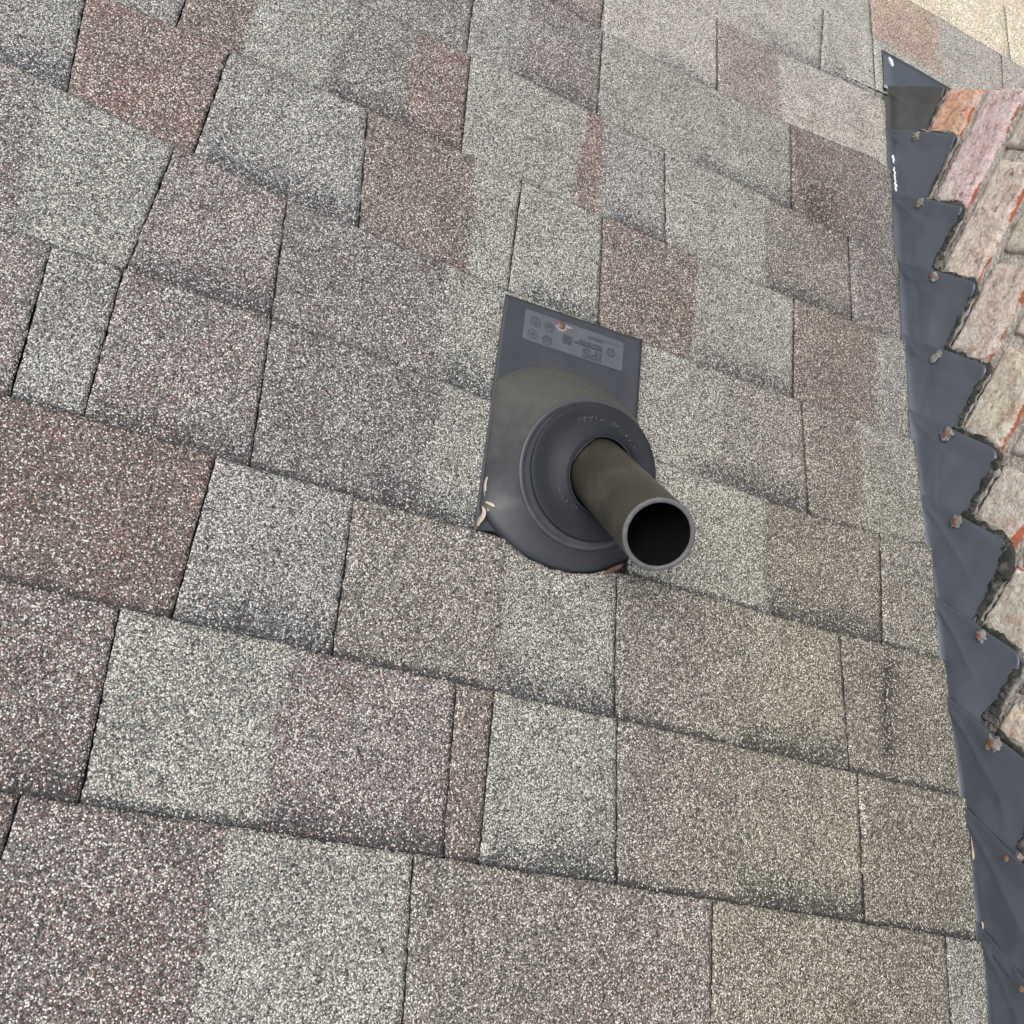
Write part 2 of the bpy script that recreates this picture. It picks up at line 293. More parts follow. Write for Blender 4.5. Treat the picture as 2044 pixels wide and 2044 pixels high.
def build_course(k):
    seq, bands = ROWS[k] if k in ROWS else ([], [])
    if not seq:
        pal = 'LGPKBLT' if k != 11 else 'CCC'; rnd = random.Random(k*17+3); u = -.70; seq = []
        while u < 1.5:
            seq += [rnd.choice(pal), (u, u+rnd.uniform(-.006, .006), 'g' if rnd.random() < .6 else 'c')]; u += rnd.uniform(.08, .2)
        seq.append('C' if k == 11 else 'G'); bands = []
    U1 = 1.45 if k >= 8 else None
    # underlay strip: black felt under the pieces, granule surfaced far out of them
    us = [-3+.15*i for i in range(23)]+[.40, .452]+([.6+.15*i for i in range(17)] if k >= 8 else []); P = []; A = []; B = []
    for t in (0, .5, 1):
        for u in us:
            v = (k-.2+1.19*t)*E; inside = -.86 < u < 1.4
            P.append(Vector((u, v, -.0138+.0055*(v-k*E)/E+(0 if inside else .005))))
            if inside: A.append((.028, .028, .03, 1)); B.append((0, 0, .3, 1))
            else: a, b_ = KIND['GLPK'[int(u*5+k*3) % 4]]; A.append(a+(1,)); B.append(b_+(1,))
    m = MB().grid(P, len(us), 3)
    course = mesh_obj('shingle_course', m.v, m.f, M_GRAN, roof, True, {'tint': A, 'blend': B})
    # pieces between the open slots
    pieces = []; cur = []; left = (-.86, -.86); i = 0
    while i < len(seq):
        col = seq[i]; last = i+1 >= len(seq)
        if last: bnd = (None, None, 'e')
        else: bnd = seq[i+1]
        cur.append((col, bnd)); i += 2
        if bnd[2] in ('g', 'e'):
            if cur[0][0] is not None: pieces.append((left, cur))
            left = (bnd[0], bnd[1]); cur = []
    for pi, (L, zones) in enumerate(pieces):
        seed = k*31.7+pi*5.3
        end = zones[-1][1]
        gapL = 0 if L[0] < -.85 else .0006
        def uL(t): return L[0]*(1-t)+L[1]*t+gapL
        def uR(t):
            if end[0] is None: return edge_u((k+t)*E) if U1 is None else U1
            return end[0]*(1-t)+end[1]*t-.0006
        wdt = uR(.5)-uL(.5); st = .0042 if not (U1 and wdt > .6) else .008
        nu = max(4, int(wdt/st)); nv = 40
        verts = []; A = []; B = []
        for j in range(nv+1):
            tj = -.10+1.10*j/nv
            for i_ in range(nu+1):
                s = i_/nu; tc_ = max(0, min(1, tj))
                a0 = uL(tc_); a1 = uR(tc_)
                u = a0+(a1-a0)*s
                jag = lambda q: .0011*N2(q*260, seed)+.0009*N2(q*70, seed+9)
                v0 = line_v(k, u)-.014; v1 = line_v(k+1, u)+jag(u)
                v1 = cut_v(k, u, v1)
                if k == 8 and u > .462: v0 = 1.198
                v = v0+(v1-v0)*j/nv
                if i_ == 0: u += jag(v+5)
                elif i_ == nu: u += jag(v+8)
                # band and lower layer
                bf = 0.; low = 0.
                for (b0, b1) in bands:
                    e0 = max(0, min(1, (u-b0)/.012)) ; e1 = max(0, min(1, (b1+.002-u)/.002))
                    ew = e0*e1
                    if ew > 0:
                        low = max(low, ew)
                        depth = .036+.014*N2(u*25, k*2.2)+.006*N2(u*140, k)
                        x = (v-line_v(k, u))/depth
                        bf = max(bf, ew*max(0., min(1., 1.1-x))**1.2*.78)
                # dark line painted along the butt edge above: its step shade plus lodged dirt
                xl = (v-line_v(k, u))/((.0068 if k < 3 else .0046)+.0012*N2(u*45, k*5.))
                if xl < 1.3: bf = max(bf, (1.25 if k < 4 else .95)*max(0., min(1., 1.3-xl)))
                h = -.0062+.0062*(v-k*E)/E-.0016*low+.0007*N2(u*16, v*16, 3)+.0004*N2(u*60, v*60, 8)
                ed = min(i_, nu-i_, nv-j)
                if ed == 0: h -= .0009
                h += .0003*N2(u*420, v*420)
                verts.append((u, v, h))
                # colour zones with a ragged border
                uu = u+.004*N2(v*55, seed+2)+.0015*N2(v*300, u*300)
                mixl = None
                for zi, (col, bnd) in enumerate(zones):
                    if bnd[0] is None or zi == len(zones)-1: mixl = [(col, 1.)]; break
                    ub = bnd[0]*(1-tc_)+bnd[1]*tc_
                    if uu < ub-.0014: mixl = [(col, 1.)]; break
                    if uu < ub+.0014:
                        f = (uu-ub+.0014)/.0028; mixl = [(col, 1-f), (zones[zi+1][0], f)]; break
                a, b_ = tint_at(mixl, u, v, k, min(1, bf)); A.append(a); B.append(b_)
        n0 = len(verts); W = nu+1; faces = []
        for j in range(nv):
            for i_ in range(nu): faces.append((j*W+i_, j*W+i_+1, (j+1)*W+i_+1, (j+1)*W+i_))
        ring = [i_ for i_ in range(W)]+[j*W+nu for j in range(1, nv+1)]+[nv*W+i_ for i_ in range(nu-1, -1, -1)]+[j*W for j in range(nv-1, 0, -1)]
        for r_ in ring:
            x, y, z = verts[r_]; verts.append((x, y, z-.0003)); A.append((.03, .03, .032, 1)); B.append((.0, .02, .6, 1))
        for r_ in ring:
            x, y, z = verts[r_]; verts.append((x, y, z-.0046)); A.append((.03, .03, .032, 1)); B.append((.0, .05, .5, 1))
        nr = len(ring)
        for q in range(nr): q2 = (q+1) % nr; faces.append((ring[q], n0+q, n0+q2, ring[q2])); faces.append((n0+q, n0+nr+q, n0+nr+q2, n0+q2))
        faces.append(tuple(n0+nr+q for q in range(nr)))
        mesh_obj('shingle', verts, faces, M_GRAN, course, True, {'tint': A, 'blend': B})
for k in range(-4, 14): build_course(k)
# ------------------------------------------------------------------ pipe boot (flange, tapered base, rubber collar, label, nail)
boot = thing('pipe_boot', 'dark slate plastic pipe flashing with a tapered base and rubber collar around the vent pipe', 'pipe flashing', ROOF)
def plate_h(v): return -.0030+.0050*(v-.429)/.143+.0006
# flange
def flange_edge(s, side):
    return 0
P = []; nu, nv = 40, 70
v0 = .262
for j in range(nv+1):
    for i in range(nu+1):
        s = i/nu; t = j/nv; u = -.1065+(.0555+.1065)*s
        vt = .5500+(.5578-.5500)*s+.0006*N2(u*60, 1)
        vb = .2885+.034*s; v = vb+(vt-vb)*t
        if i == 0: u += .0006*N2(v*60, 4)
        P.append(Vector((u, v, plate_h(v)+.0006*N2(u*12, v*12, 6)+(.0015*math.exp(-(s-1)**2*200)*t))))
fl = MB().grid(P, nu+1, nv+1).build('flange', M_BOOT, boot)
md = fl.modifiers.new('thick', 'SOLIDIFY'); md.thickness = .0016; md.offset = 1
# tapered base
PHI = math.radians(20)
RC = Vector((-.015, .380-.025, .041))
ev = Vector((0, math.cos(PHI), math.sin(PHI))); eu = Vector((1, 0, 0)); en = Vector((0, -math.sin(PHI), math.cos(PHI)))
def ringp(a, r, off=0., c=RC): return c+eu*(r*math.cos(a))+ev*(r*math.sin(a))+en*off
def basep(a, r=.1075):
    u = BC[0]+r*math.cos(a); v = BC[1]+r*math.sin(a)
    def soft(x, lo, hi, k=.006):
        return min(max(x, lo), hi)
    return Vector((soft(u, -.1045, .0540), v, plate_h(v)+.0010))
NA = 160; P = []
prof = [(0, .0, 0), (.012, 0, .0022), (.05, 0, .0038), (.2, 0, .0032), (.4, 0, .0020), (.6, 0, .0010), (.8, 0, 0), (.93, 0, 0), (1, 0, 0)]
for t, _, add in prof:
    for i in range(NA):
        a = 2*math.pi*i/NA
        p = basep(a).lerp(ringp(a, .0715, -.0065), t); p.z += add
        p += en*(.0006*N2(math.cos(a)*2, math.sin(a)*2+t*2, 7))
        P.append(p)
downhill_light = []  # downslope side of the base painted lighter, standing in for light falling there
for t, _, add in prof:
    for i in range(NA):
        a = 2*math.pi*i/NA; d_ = .38+.50*math.sin(a-.2); downhill_light.append((d_, d_, d_, 1))
cm = MB().grid(P, NA, len(prof), True)
cone = mesh_obj('tapered_base', cm.v, cm.f, M_CONE, boot, True, {'downhill_light': downhill_light})
# mould seam running up the tapered base
sm = []
for i in range(24):
    t = i/23; a = math.radians(110-34*t); p = basep(a).lerp(ringp(a, .0715, -.0065), .04+.94*t)
    tt = .04+.94*t; p.z += float(np.interp(tt, [x[0] for x in prof], [x[2] for x in prof]))+.0001; sm.append(p)
MB().tube(sm, .00045, 6).build('mould_seam', M_RIMB, cone)
# rim around the collar seat
P = []; rp = [(.0715, -.0070), (.0716, -.0052), (.0708, -.0040), (.0694, -.0036), (.0672, -.0040), (.0662, -.0050), (.0640, -.0056), (.0580, -.0058)]
for r, off in rp:
    for i in range(NA): P.append(ringp(2*math.pi*i/NA, r, off))
MB().grid(P, NA, len(rp), True).build('collar_rim', M_RIMB, boot)
# rubber collar
ZUP = Vector((0, -ST, CT))                # the true vertical seen in the roof frame
PA = Vector((-.0075, .380-.0245, .0450))  # a point on the pipe axis
PR = .03015
def pipep(a, off, r=PR):
    d = eu*math.cos(a)+ev*math.sin(a); hd = (d-ZUP*d.dot(ZUP)).normalized()
    q = PA+hd*r; s = (off-(q-RC).dot(en))/ZUP.dot(en)
    return q+ZUP*s
P = []; cp = [(.0640, -.0050, 0), (.0650, -.0014, 0), (.0646, .0004, 0), (.0636, .0009, 0), (.0600, .0008, 0), (.0560, .0005, 0), (.0545, .0004, 0), (.0530, .0002, 0), (.0510, .0001, .0), (.0480, .0001, .03), (.0470, .0002, .05),
              (.045, .0006, .12), (.0425, .0014, .30), (.0395, .0030, .58), (.037, .0052, .84), (.0355, .0070, .96), (.0345, .0078, 1.), (.0332, .0080, 1.), (.0322, .0072, 1.), (.0316, .0020, 1.)]
DC = RC+Vector((.0035, .0030, 0))
for r, off, f in cp:
    for i in range(NA):
        a = 2*math.pi*i/NA
        p = ringp(a, r, off, DC).lerp(pipep(a, off, max(r-.0022*(f < 1), PR-.0004)), f)
        p += en*(.0005*N2(math.cos(a)*2.2, math.sin(a)*2.2, r*60))
        P.append(p)
collar = MB().grid(P, NA, len(cp), True).build('rubber_collar', M_RUB, boot)
# a lifted lip of the collar on the pipe's uphill-left side
lp = []
for i in range(14):
    a = math.radians(112+60*i/13); lp.append(pipep(a, .0092+.0016*math.sin(math.pi*i/13), PR+.0026))
MB().tube(lp, [.0004+.0011*math.sin(math.pi*i/13) for i in range(14)], 8).build('lifted_lip', M_RUB, collar)
# pale scuffs / grit left on the collar
g = MB(); rnd = random.Random(4)
for i in range(60):
    a = math.radians(rnd.uniform(40, 120)); r = rnd.gauss(.052, .0014); q = ringp(a, r, -.0006); s = rnd.uniform(.00012, .0004)
    g.blob(q, s*1.6, s, s*.5, i, .4, 6, 4)
for i in range(22):
    a = math.radians(rnd.uniform(215, 260)); r = rnd.uniform(.036, .041); q = ringp(a, r, .0052); s = rnd.uniform(.00015, .0004)
    g.blob(q, s*1.3, s, s, i, .4, 6, 4)
tag(g.build('grit', M_HALO, collar), kind='stuff')
# label
lz = lambda v: plate_h(v)+.0022
def lpoly(u0, v0_, u1, v1_, r, skew=.0, n=6):
    P = []
    for cx, cy, a0 in ((u1-r, v1_-r, 0), (u0+r, v1_-r, 90), (u0+r, v0_+r, 180), (u1-r, v0_+r, 270)):
        for i in range(n+1):
            a = math.radians(a0+90*i/n); P.append((cx+r*math.cos(a), cy+r*math.sin(a)+skew*(cx-u0)))
    return P
def flat(poly, name, mat, parent, dz=0., th=.0005):
    b = MB(); n = len(poly)
    b.v = [Vector((x, y, lz(y)+dz-th)) for x, y in poly]+[Vector((x, y, lz(y)+dz)) for x, y in poly]
    b.f = [tuple(range(n, 2*n))]+[(i, (i+1) % n, n+(i+1) % n, n+i) for i in range(n)]
    return b.build(name, mat, parent, False)
LV0, LV1 = .5055, .5415; SK = .035
label = flat(lpoly(-.083, LV0, .0335, LV1, .003, SK), 'label', M_LABEL, boot)
marks = MB()
def mbox(u0, v0_, u1, v1_, dz=.0003):
    b = len(marks.v); sk0 = SK*(u0+.083); sk1 = SK*(u1+.083)
    q = [(u0, v0_+sk0), (u1, v0_+sk1), (u1, v1_+sk1), (u0, v1_+sk0)]
    marks.v += [Vector((x, y, lz(y)+dz)) for x, y in q]; marks.f.append((b, b+1, b+2, b+3))
def mring(u, v, r0, r1, n=28, bumps=0):
    b = len(marks.v)
    for i in range(n):
        a = 2*math.pi*i/n; k = 1+(.12*math.cos(bumps*a) if bumps else 0)
        for r in (r0, r1): x = u+r*k*math.cos(a); y = v+r*k*math.sin(a); marks.v.append(Vector((x, y, lz(y)+.0003)))
    for i in range(n): j = (i+1) % n; marks.f.append((b+2*i, b+2*i+1, b+2*j+1, b+2*j))
def msk(u): return SK*(u+.083)
for (u, v, bm, ln) in ((-.0705, .5305, 0, 1), (-.0725, .5145, 7, 2), (-.0545, .5300, 9, 3), (-.0555, .5135, 11, 4)):
    v += 0; mring(u, v, .0046, .0057, 28, bm)
    if ln == 1: mbox(u-.0004, v-.0045-msk(u), u+.0004, v+.0045-msk(u)); mbox(u-.003, v-.0015-msk(u), u+.003, v-.0007-msk(u))
    if ln == 2: mring(u, v, .0016, .0024, 16); mbox(u-.0035, v-.0003-msk(u), u+.0035, v+.0004-msk(u))
    if ln == 3: mbox(u-.004, v-.0008-msk(u), u+.004, v+.0008-msk(u)); mbox(u-.0025, v+.0018-msk(u), u+.003, v+.0026-msk(u))
    if ln == 4:
        for q in (-.0024, -.0006, .0012, .0028): mbox(u-.004, v+q-msk(u), u+.004, v+q+.0007-msk(u))
mbox(-.0385, .5160, -.0275, .5265); mring(.0185, .5270, .0028, .0052, 24, 6); mbox(.0172, .5262-msk(.0185), .0198, .5277-msk(.0185))
for q in range(3): mbox(-.0255, .5215+q*.0011-.001, .0085, .5220+q*.0011-.001)
mbox(-.008, .5345, .0290, .5352)
mk = marks.build('label_marks', M_MARK, label, False)
def text(body, size, u, v, sx=1., mat=M_MARK, parent=label, ext=.0002, name='lettering', bold=0.):
    cu = bpy.data.curves.new(name, 'FONT'); cu.body = body; cu.size = size; cu.extrude = ext; cu.offset = bold
    to = bpy.data.objects.new(name+'_src', cu); C.objects.link(to)
    dg = bpy.context.evaluated_depsgraph_get(); me = bpy.data.meshes.new_from_object(to.evaluated_get(dg)); me.name = name
    bpy.data.objects.remove(to); me.materials.clear(); me.materials.append(mat)
    for q in me.vertices:
        x, y, z = q.co; nx = u-x*sx; ny = v-y; ny += SK*(nx-u)
        q.co = (nx, ny, lz(ny)+.0004+z)
    return link(bpy.data.objects.new(name, me), parent)
text('IPS', .0155, .0090, .5215, 1.25, bold=.0004)
text('Patent 5347281', .0042, .0075, .5300, 1.05)
text('CORPORATION', .0030, .0085, .5262, 1.25)
text('MADE IN U.S.A.', .0026, .0075, .5365, 1.)
# nail through the flange with its washed halo
hq = (-.0418, .5375)
MB().blob((hq[0]+.001, hq[1]-.001, lz(hq[1])-.0003), .0068, .0065, .0006, 3, .35, 20, 6).build('washed_halo', M_HALO, boot)
MB().blob((hq[0]+.0085, hq[1]+.0012, lz(hq[1])-.0002), .0052, .0020, .0005, 5, .5, 14, 6).build('washed_halo', M_HALO, boot)
MB().blob((hq[0], hq[1], lz(hq[1])+.0003), .0050, .0050, .0018, 1, .12, 18, 10).build('nail_head', M_NAIL, boot)
# ------------------------------------------------------------------ vent pipe
pw = ROOF @ PA
pipe = thing('vent_pipe', 'open-ended brownish black plastic vent pipe standing out of the rubber collar', 'pipe', Matrix.Translation(pw))
HT = .1445; tilt = Vector((-.15, .10, 1)).normalized()
def pcirc(r, z, n=96, cut=False, dz=0.):
    L = []
    for i in range(n):
        a = 2*math.pi*i/n; x = r*math.cos(a); y = r*math.sin(a)
        zz = z+(-(tilt.x*x+tilt.y*y)/tilt.z if cut else 0)+(.00025*N2(math.cos(a)*6, math.sin(a)*6) if cut else 0)
        L.append(Vector((x, y, zz+dz)))
    return L
P = []
for z in [-.08+(HT+.08-.012)*i/10 for i in range(11)]: P += pcirc(PR, z)
P += pcirc(PR, HT, cut=True, dz=-.0016); 
MB().grid(P, 96, 12, True).build('pipe_wall', M_PIPE, pipe)
P = pcirc(PR, HT, cut=True, dz=-.0016)+pcirc(PR-.0002, HT, cut=True, dz=-.0004)+pcirc(PR-.0009, HT, cut=True)+pcirc(PR-.0034, HT, cut=True)+pcirc(PR-.0040, HT, cut=True, dz=-.0006)+pcirc(PR-.0041, HT, cut=True, dz=-.0015)
MB().grid(P, 96, 6, True).build('cut_rim', M_RIMP, pipe)
P = pcirc(PR-.0041, HT, cut=True, dz=-.0015)+pcirc(PR-.0042, HT-.02)+pcirc(PR-.0042, -.15)+pcirc(.001, -.15)
MB().grid(P, 96, 4, True).build('bore', M_BORE, pipe)
# ------------------------------------------------------------------ brick chimney
WX = .478; YC = .847
def roofz(y): return -TT*y
BED0, PITCH = -.7155, .0845
chim = thing('brick_chimney', 'weathered pinkish orange brick chimney wall rising at the right edge of the shingles', 'chimney', Matrix.Translation((WX, YC, roofz(YC))))
CO = Vector((WX, YC, roofz(YC)))
core = MB().box(Vector((WX+.0062, -.80, -1.5))-CO, Vector((WX+.95, YC-.006, 1.45))-CO)
# rough mortar face on the weather side, in fine cells where it can be seen
P = []; ny, nz = 170, 190
for j in range(nz+1):
    for i in range(ny+1):
        y = -.80+(YC-.004+.80)*i/ny; z = -1.0+1.6*j/nz
        P.append(Vector((WX+.0052+.0016*N2(y*70, z*70)+.0014*N2(y*190, z*190, 3)+.012*max(0, min(1, (.05-(z-roofz(y)))/.02)), y, z))-CO)
core.grid(P, ny+1, nz+1)
core.build('mortar', M_MORT, chim)
bv, bf_, ba, bb = [], [], [], []
def brick(y0, y1, z0, z1, seed, fine, tone):
    st = .0035 if fine else .03
    nu = max(3, int((y1-y0)/st)); nv = max(3, int((z1-z0)/st)); base = len(bv)
    for j in range(nv+1):
        for i in range(nu+1):
            y = y0+(y1-y0)*i/nu; z = z0+(z1-z0)*j/nv
            dy = min(y-y0, y1-y); dz = min(z-z0, z1-z); d = min(dy, dz)
            chip = .0035*max(0, N2(y*60+seed, z*60, 2)+.1)
            rr = .005+chip; x = 0.
            if d < rr: x += (rr-d)*.7*(1-d/rr)+.0006
            x += .0016*N2(y*38+seed, z*38)+.0012*N2(y*110, z*110+seed)+.0007*N2(y*260, z*260)
            yj = y; zj = z
            if fine:
                if i in (0, nu): yj += .0032*N2(z*90, seed)
                if j in (0, nv): zj += .0036*N2(y*60, seed+4)+.0016*N2(y*190, seed)
            x += .014*max(0, min(1, (.05-(z-roofz(y)))/.02)); bv.append((WX-.0015+x-CO.x, yj-CO.y, zj-CO.z))
            # raw orange body shows where the pale face has spalled: along the upper arris and in chips
            upper = max(0, 1-(z1-z)/(.0030+.013*max(0, N2(y*11+seed, 5)+.1))) if tone[3] else 0
            raw = min(1, max(upper*1.6*max(0, min(1, .5+1.6*N2(y*13+seed, 2))), (1-d/.004 if d < .004 else 0)*max(0, .4+N2(y*40, z*40+seed))))
            ba.append((tone[0], tone[1], tone[2], 1)); bb.append((raw, random.random()*0, 0, 1))
    W = nu+1
    for j in range(nv):
        for i in range(nu): bf_.append((base+j*W+i, base+(j+1)*W+i, base+(j+1)*W+i+1, base+j*W+i+1))
    ring = [i for i in range(W)]+[j*W+nu for j in range(1, nv+1)]+[nv*W+i for i in range(nu-1, -1, -1)]+[j*W for j in range(nv-1, 0, -1)]
    n0 = len(bv)
    for r_ in ring:
        x, y, z = bv[base+r_]; bv.append((.09, y, z)); ba.append((tone[0], tone[1], tone[2], 1)); bb.append((.6, 0, 0, 1))
    for q in range(len(ring)): q2 = (q+1) % len(ring); bf_.append((base+ring[q], base+ring[q2], n0+q2, n0+q))
rb = random.Random(12)
PINK = (.66, .60, .545); CREAM = (.74, .66, .53); ORNG = (.66, .44, .30); GREY = (.66, .60, .51); ROSE = (.66, .56, .49)
for j in range(-9, 26):
    z0 = BED0+PITCH*j+.0075; z1 = BED0+PITCH*(j+1)-.0075
    if j % 2 == 0: joints = [.765-.212*n for n in range(8)]
    else: joints = [.643-.212*n for n in range(7)]
    e = [YC]+joints
    for n in range(len(e)-1):
        y1 = e[n]-(0 if n == 0 else .0075); y0 = e[n+1]+.0075
        ym = (y0+y1)/2
        hz = z1-roofz(ym)
        if hz < -.12: continue
        fine = -.16 < ym and hz < .55
        tone = {(0, 0): ORNG, (1, 0): PINK, (2, 0): GREY, (2, 1): CREAM, (3, 0): PINK, (3, 1): PINK, (4, 1): ROSE}.get((j, n)) or rb.choice([PINK, ROSE, CREAM, PINK, GREY])
        t = tuple(c*rb.uniform(.93, 1.07) for c in tone)
        brick(y0, y1, z0, z1, rb.uniform(0, 90), fine, t+(1 if rb.random() < .62 else 0,))
# returning bricks on the downhill face
me_b = MB(); 
def brick_material():
    m, nt, b = newmat('weathered_brick')
    tc = nt.nodes.new('ShaderNodeTexCoord').outputs['Object']
    at = nd(nt, 'ShaderNodeVertexColor', layer_name='tint').outputs[0]
    raw = nd(nt, 'ShaderNodeSeparateColor', {0: nd(nt, 'ShaderNodeVertexColor', layer_name='raw').outputs[0]}).outputs[0]
    n1 = nd(nt, 'ShaderNodeTexNoise', {'Vector': tc, 'Scale': 45., 'Detail': 8., 'Roughness': .72}).outputs[0]
    n2 = nd(nt, 'ShaderNodeTexNoise', {'Vector': tc, 'Scale': 210., 'Detail': 6., 'Roughness': .7}).outputs[0]
    mp = nd(nt, 'ShaderNodeMapping', {'Vector': tc}); mp.inputs['Scale'].default_value = (80, 62, 96)
    n3 = nd(nt, 'ShaderNodeTexNoise', {'Vector': mp.outputs[0], 'Scale': 1., 'Detail': 7., 'Roughness': .75, 'Distortion': .8}).outputs[0]
    c = mixc(nt, 1., at, ramp(nt, n2, [(.3, .55), (.5, 1.), (.7, 1.3)]), 'MULTIPLY')
    c = mixc(nt, ramp(nt, n1, [(.52, 0.), (.62, .6)]), c, (.42, .235, .18))
    c = mixc(nt, ramp(nt, n1, [(.34, .55), (.45, 0.)]), c, (.76, .71, .64))
    c = mixc(nt, ramp(nt, n3, [(.55, 0.), (.63, .8)]), c, (.19, .125, .105))
    rw = ramp(nt, math_(nt, 'ADD', raw, math_(nt, 'MULTIPLY', math_(nt, 'SUBTRACT', n2, .5), 1.5)), [(.42, 0.), (.62, 1.)])
    n5 = nd(nt, 'ShaderNodeTexNoise', {'Vector': tc, 'Scale': 420., 'Detail': 4., 'Roughness': .75}).outputs[0]
    n6 = nd(nt, 'ShaderNodeTexNoise', {'Vector': tc, 'Scale': 18., 'Detail': 6., 'Roughness': .6}).outputs[0]
    c = mixc(nt, math_(nt, 'MULTIPLY', ramp(nt, n5, [(.54, 0.), (.60, .85)]), ramp(nt, n6, [(.4, .25), (.6, 1.)])), c, (.27, .14, .11))
    c = mixc(nt, ramp(nt, n6, [(.55, 0.), (.66, .55)]), c, (.82, .80, .75))
    c = mixc(nt, rw, c, mixc(nt, n2, (.46, .14, .07), (.33, .115, .07)))
    nt.links.new(c, b.inputs['Base Color']); b.inputs['Roughness'].default_value = .92; b.inputs['Specular IOR Level'].default_value = .2
    hh = math_(nt, 'ADD', math_(nt, 'MULTIPLY', n2, .5), math_(nt, 'ADD', n1, math_(nt, 'MULTIPLY', n3, -.8)))
    bp = nd(nt, 'ShaderNodeBump', {'Height': hh, 'Strength': 1., 'Distance': .0065}); nt.links.new(bp.outputs[0], b.inputs['Normal'])
    return m
M_BRICK = brick_material()
mesh_obj('brickwork', bv, bf_, M_BRICK, chim, True, {'tint': ba, 'raw': bb})
fv, ff, fa, fb = [], [], [], []
for j in range(-2, 26):
    z0 = BED0+PITCH*j+.0075; z1 = BED0+PITCH*(j+1)-.0075
    x = WX+.103 if j % 2 == 0 else WX+.205
    while x < WX+.93:
        x1 = min(x+.195, WX+.94); b0 = len(fv)
        for (a, zz) in ((x+.012, z0), (x1, z0), (x1, z1), (x+.012, z1)):
            fv.append((a-CO.x, .0025, zz-CO.z)); fa.append(tuple(rb.choice([PINK, ROSE]))+(1,)); fb.append((0, 0, 0, 1))
        for (a, zz) in ((x+.012, z0), (x1, z0), (x1, z1), (x+.012, z1)):
            fv.append((a-CO.x, -.01, zz-CO.z)); fa.append(PINK+(1,)); fb.append((0, 0, 0, 1))
        ff += [(b0, b0+3, b0+2, b0+1), (b0, b0+1, b0+5, b0+4), (b0+1, b0+2, b0+6, b0+5), (b0+2, b0+3, b0+7, b0+6), (b0+3, b0, b0+4, b0+7)]
        x = x1+.014
mesh_obj('brickwork', fv, ff, M_BRICK, chim, False, {'tint': fa, 'raw': fb})
cp_ = MB().box(Vector((WX-.04, -.84, 1.452))-CO, Vector((WX+.99, YC+.04, 1.53))-CO); cp_.build('chimney_cap', M_MORT, chim, False)
# ------------------------------------------------------------------ stepped flashing pieces
YS = [.847, .782, .692, .605, .517, .435, .352, .260, .178, .096, .014, -.068, -.150]
ZS = [-.705, -.632, -.550, -.457, -.372, -.290, -.205, -.125, -.020, .075, .160, .245]
HZ = [.055, .055, .050, .062, .056, .055, .052, .066, .068, .085, .085, .085]
FY = [(-.5, .480), (-.047, .4785), (.02, .479), (.123, .474), (.176, .466), (.255, .466), (.345, .460), (.413, .456), (.52, .459), (.607, .460), (.688, .460), (.778, .4655), (.847, .470)]
def foot(y): return float(np.interp(y, [a for a, b in FY], [b for a, b in FY]))
SEAL_R = [.0042, .0042, .0075, .0056, .0066, .0080, .0090, .008, .0085, .008, .008, .008]
words = ['duller grey step flashing folded around the far corner of the chimney',
 'second step flashing from the far chimney corner, with white paint at its foot',
 'third step flashing from the far chimney corner, thick black sealant along its outer end',
 'fourth step flashing from the far chimney corner, running under a long pinkish brick',
 'fifth step flashing from the far chimney corner, with a round washer at its corner',
 'sixth step flashing from the far chimney corner, with a large rusty sealant blob',
 'seventh step flashing from the far chimney corner, with a rounded outer corner',
 'eighth step flashing from the far chimney corner, level with the course below the pipe',
 'ninth step flashing from the far chimney corner, with a big rusty nail dab',
 'tenth step flashing from the far chimney corner, beside the long tan dry strip',
 'last step flashing at the bottom right, cut by the edge of the photo']
def sheet_x(k, y, z, t, x0, cr, ya, yb):
    x = x0+(WX-.004-x0)*(t**.75)
    x -= .0030*math.sin(math.pi*min(1, t*1.1))*(1 if k else .4)
    x += .0034*N2(y*21+k*7, z*21, 3)*math.sin(math.pi*min(1, t+.08))+.0007*N2(y*55, z*55, k)
    x -= .0032*max(0, 1-(ya-y)/.022)                       # uphill piece laps over the one below it
    for (ct, cs, ca) in cr:
        dd = (t-ct)-cs*((ya-y)/(ya-yb)-.3); x -= .0008*ca*math.exp(-abs(dd)/.05)
    dd = (ya-y)-.010-(.045 if k < 6 else .07)*t; x -= (.0026 if k > 5 else .0012)*math.exp(-abs(dd)/.0045)*max(0, 1-t*1.2)
    return x
CREASE = {}; NZ = {9: -.022, 10: -.022}
